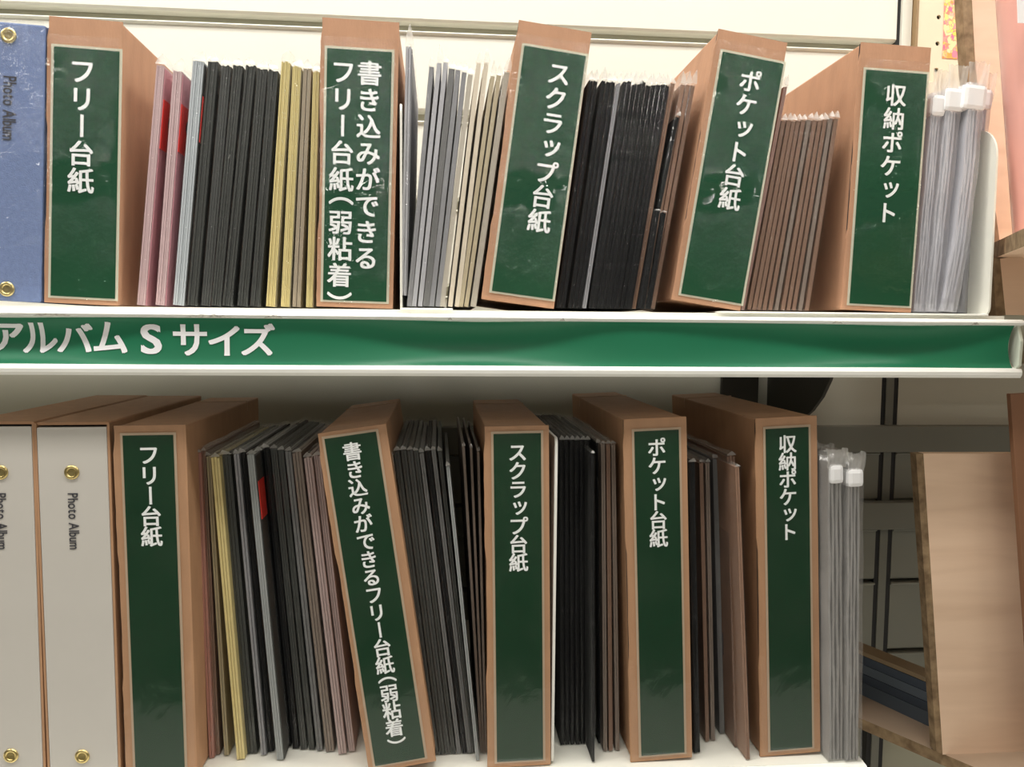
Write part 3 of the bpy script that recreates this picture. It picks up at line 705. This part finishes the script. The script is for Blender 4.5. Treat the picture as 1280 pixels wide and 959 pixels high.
G_ = [((489, 572), (540, 959), 5, C_CREAM, 'thin cream sheet pack flat against the left-leaning box', 0), ((496, 566), (547, 959), 8, C_CHAR, 'first charcoal sheet pack right of the thin cream one', 0),
      ((504.5, 565), (555, 959), 7.5, C_CHAR, 'second charcoal sheet pack right of the thin cream one', 0), ((512.5, 565), (562, 959), 7.5, C_CHAR2, 'third charcoal sheet pack right of the thin cream one', 0),
      ((520, 566), (569, 959), 6.5, C_CHAR, 'fourth charcoal sheet pack right of the thin cream one', 0), ((527, 568), (576, 959), 6, C_DGREY, 'dark grey sheet pack between charcoal ones, lower row', 0),
      ((535, 566), (583, 959), 7, C_BLACK, 'black sheet pack in the group with the whitish one', 0), ((542, 565), (589, 959), 6, C_DGREY, 'dark grey sheet pack two to the left of the whitish one', 0),
      ((550, 566), (591, 940), 5.5, C_CHAR, 'charcoal sheet pack right beside the whitish one', 0), ((560, 585), (598, 959), 5, C_SILVER, 'whitish grey sheet pack standing out between dark ones, lower row', 0),
      ((579.5, 560), (603, 959), 3.6, C_TAUPE, 'upright taupe sheet pack, left of three beside the upright box', .0), ((589, 562), (605.5, 959), 3.2, C_TAUPE, 'upright taupe sheet pack, middle of three beside the upright box', .0),
      ((598, 566), (608, 959), 3.2, C_TAUPE, 'upright taupe sheet pack, right of three beside the upright box', .0)]
for T_, B_, ww, mt, d, bb in G_:
    pack(d, T_, B_, ZL, ww, .036 if mt is not C_SILVER else .022, DF+.02, mt, 2, 5, group=gG, bow_=bb)
gH = 'black and brown packs between the scrapbook-sheet and pocket-sheet boxes, lower row'
for i in range(6):
    u = 702.5+i*6.4
    pack('%s black sheet pack right of the narrow white divider' % ORD[i], (u, 552), (u+.8, 940), ZL, 6.2, .045, DF, C_BLACK, 2, 5, group=gH)
pack('black sheet pack in shiny film standing forward of its neighbours', (741, 569), (742, 959), ZL, 4, .012, DF, C_BLACK, 1, 4, group=gH)
pack('last black sheet pack before the brown ones, lower row', (748.5, 556), (751, 940), ZL, 6.5, .045, DF, C_BLACK, 2, 5, group=gH)
for i, (u, b, ww, mt, d) in enumerate(((754, 757, 5.5, C_TAUPE, 'left of three dull brown sheet packs left of the tall pocket-sheet box'), (760.5, 764, 6, C_BROWN, 'middle of three dull brown sheet packs left of the tall pocket-sheet box'), (767, 772.5, 6, C_TAUPE, 'right of three dull brown sheet packs left of the tall pocket-sheet box'))):
    pack(d, (u, 557), (b, 950), ZL, ww, .03, DF, mt, 2, 4, group=gH)
gI = 'brown packs between the pocket-sheet and zip-pocket boxes, lower row'
pack('black sheet pack just right of the tall pocket-sheet box', (865, 580), (872, 950), ZL, 10, .020, DF, C_BLACK, 2, 4, group=gI)
pack('narrow brown sheet pack between a black and a grey one, lower row', (877, 580), (885, 940), ZL, 6, .040, DF, C_BROWN, 2, 4, group=gI)
pack('second narrow brown sheet pack left of the grey one, lower row', (884.5, 580), (892, 940), ZL, 6, .042, DF, C_TAUPE, 2, 4, group=gI)
t = pack('pale grey sheet pack with a small dark sticker, lower row', (898, 575), (907, 932), ZL, 16, .055, DF, C_DGREY, 2, 5, group=gI)
mb = MB(); mb.add([(-.001, -.0012, .085), (.006, -.0012, .078), (.006, -.0012, .103), (-.001, -.0012, .108)], [(0, 1, 2, 3)]); mb.build('sticker', M_BLACKTXT, t, fixn=False)
pack('broad brown sheet pack left of the front brown one, lower row', (914, 572), (924, 945), ZL, 12, .028, DF, C_BROWN, 3, 5, group=gI)
pack('light-edged brown sheet pack standing forward beside the zip-pocket box', (922, 586), (936, 959), ZL, 6, .004, DF, C_BROWN2, 2, 3, group=gI)

# ============================================================ WOODEN DISPLAY AT THE RIGHT
EDGE = ply_edge()
wood = thing('plywood_display', 'pale plywood display unit with slanted boards at the right edge', 'display', (0, 0, 0))
# upper back board
Yb = .10
def quad(pts, Y): return [P(u, v, Y) for u, v in pts]
mb = MB(); mb.prism(quad([(1213.5, -30), (1420, -30), (1420, 335), (1252, 318), (1219, 83)], Yb), (0, .012, 0)); mb.build('upper_board', M_PLY2, wood)
mb = MB(); mb.prism(quad([(1201, -30), (1213.3, -30), (1219.3, 84), (1244, 318), (1232, 318), (1208, 84)], Yb-.0005), (0, .013, 0)); lab(mb.build('upper_board_edge', EDGE, wood), 'dark sawn plywood edge')
# slanting shelf board
zA = P(1243, 304, .05); zB = P(1286, 284, -.06)
a = P(1238, 306, .06); b = PZ(1345, 255, a.z); th = (0, 0, -.0158)
poly = [a, b, Vector((b.x+.6, b.y, a.z)), Vector((1.6, .385, a.z)), Vector((a.x+.02, .385, a.z))]  # carried unseen back to the wall and far right to block overhead light
mb = MB(); mb.prism(poly, th, 0, 1); mb.build('shelf_board', [M_PLY, EDGE], wood)
# small lower board
mb = MB(); mb.prism(quad([(1250, 324), (1400, 300), (1400, 397), (1257, 394)], .03), (0, .012, 0)); mb.build('small_board', M_PLY, wood)
mb = MB(); mb.prism(quad([(1241, 322), (1250, 324), (1257, 394.5), (1245, 396)], .0295), (0, .02, 0)); mb.build('small_board_edge', EDGE, wood)
# big lower board
Ybb = .05
mb = MB(); mb.prism(quad([(1154, 567.5), (1420, 567.5), (1440, 938), (1178, 944)], Ybb), (0, .010, 0)); mb.build('lower_board', M_PLY, wood)
mb = MB(); mb.prism(quad([(1145, 568), (1154.2, 567.5), (1178.3, 944), (1170.5, 940)], Ybb-.0005), (0, .0105, 0)); lab(mb.build('lower_board_edge', EDGE, wood), 'dark sawn edge of the big leaning board')
# base shelf
zsf = P(1178, 944, Ybb).z-.0003
base = [PZ(1030, 879, zsf), PZ(1217, 959.5, zsf), PZ(1300, 1000, zsf), PZ(1700, 1000, zsf), PZ(1420, 860, zsf), PZ(1000, 840, zsf)]
mb = MB(); mb.prism(base, (0, 0, -.0125), 0, 1); mb.build('base_board', [simple('plywood_top', (.48, .36, .26), rough=.5, noise=.08, nscale=14), EDGE], wood)
# stacked slats and blue folders lying at the back of the base board
def lying(name, label, cat, u0, v0, u1, v1, z0, z1, mat, dx, dy):
    A = PZ(u0, v0, zsf); B = PZ(u1, v1, zsf); A.z = B.z = z0
    mb = MB(); mb.prism([A, B, B+Vector((dx, dy, 0)), A+Vector((dx, dy, 0))], (0, 0, z1-z0)); o = mb.build(name, mat); o['label'] = label; o['category'] = cat; o['group'] = 'flat stack behind the big plywood board'
zz = zsf
M_NAVY = simple('dark_navy_board', (.045, .065, .10), rough=.5); M_SLATE = simple('slate_blue_board', (.10, .13, .17), rough=.5)
for i, (hgt, mt, d) in enumerate(((.016, M_SLATE, 'slate blue folder, bottom of the dark stack behind the plywood board'), (.010, M_NAVY, 'navy folder directly on the slate blue one'), (.011, M_SLATE, 'upper slate blue folder in the dark stack'), (.010, M_NAVY, 'navy folder under the thin wooden slat'), (.005, plywood('dull_slat', (.30, .22, .13)), 'thin wooden slat topping the dark stack'))):
    lying('flat_folder' if i < 4 else 'wooden_slat', d, 'folder' if i < 4 else 'slat', 1040, 852, 1168, 912, zz, zz+hgt, mt, .012, .03)
    zz += hgt+.0006
# pink roll in clear film standing on the slanting shelf
pk = P(1312, 290, .0); top = P(1289, -40, .0); dv = (top-pk)
roll_ = thing('paper_roll', 'pink paper roll in clear film standing on the slanting plywood shelf', 'roll', pk, atan2(dv.x, dv.z))
def tube(mb, R, h, n=40, z0=0, mi=0):
    vs = [(R*cos(2*pi*i/n), R*sin(2*pi*i/n), z) for z in (z0, h) for i in range(n)]
    mb.add(vs, [(i, (i+1) % n, n+(i+1) % n, n+i) for i in range(n)], mi, True); mb.add([vs[i] for i in range(n)], [tuple(range(n))], mi); mb.add([vs[n+i] for i in range(n)], [tuple(range(n))], mi)
mb = MB(); tube(mb, .0300, dv.length); mb.build('paper', simple('salmon_pink_paper', (.78, .40, .34), rough=.5, noise=.06, nscale=6, stretch=(8, 8, 1), coat=.6), roll_)
q = P(1273, -20, -.036)
mb = MB(); mb.prism([P(1271, -20, -.036), P(1300, -20, -.036), P(1300, 30, -.036), P(1272.5, 29, -.036)], (0, .0006, 0))
tag(mb.build('price_card', simple('white_card', (.84, .83, .84), rough=.5)), 'white card hanging in front of the pink roll at the top right corner', 'card')
# brown post beside the plywood board
mb = MB(); mb.prism(quad([(1263, 493), (1330, 490), (1345, 946), (1294, 946)], .008), (0, .006, 0), 0)
cv = mb.build('brown_carton', simple('dark_brown_carton', (.24, .115, .06), rough=.5, noise=.1, nscale=10), None, bevel=.001)
tag(cv, 'narrow dark brown carton standing before the big plywood board at right edge', 'carton')
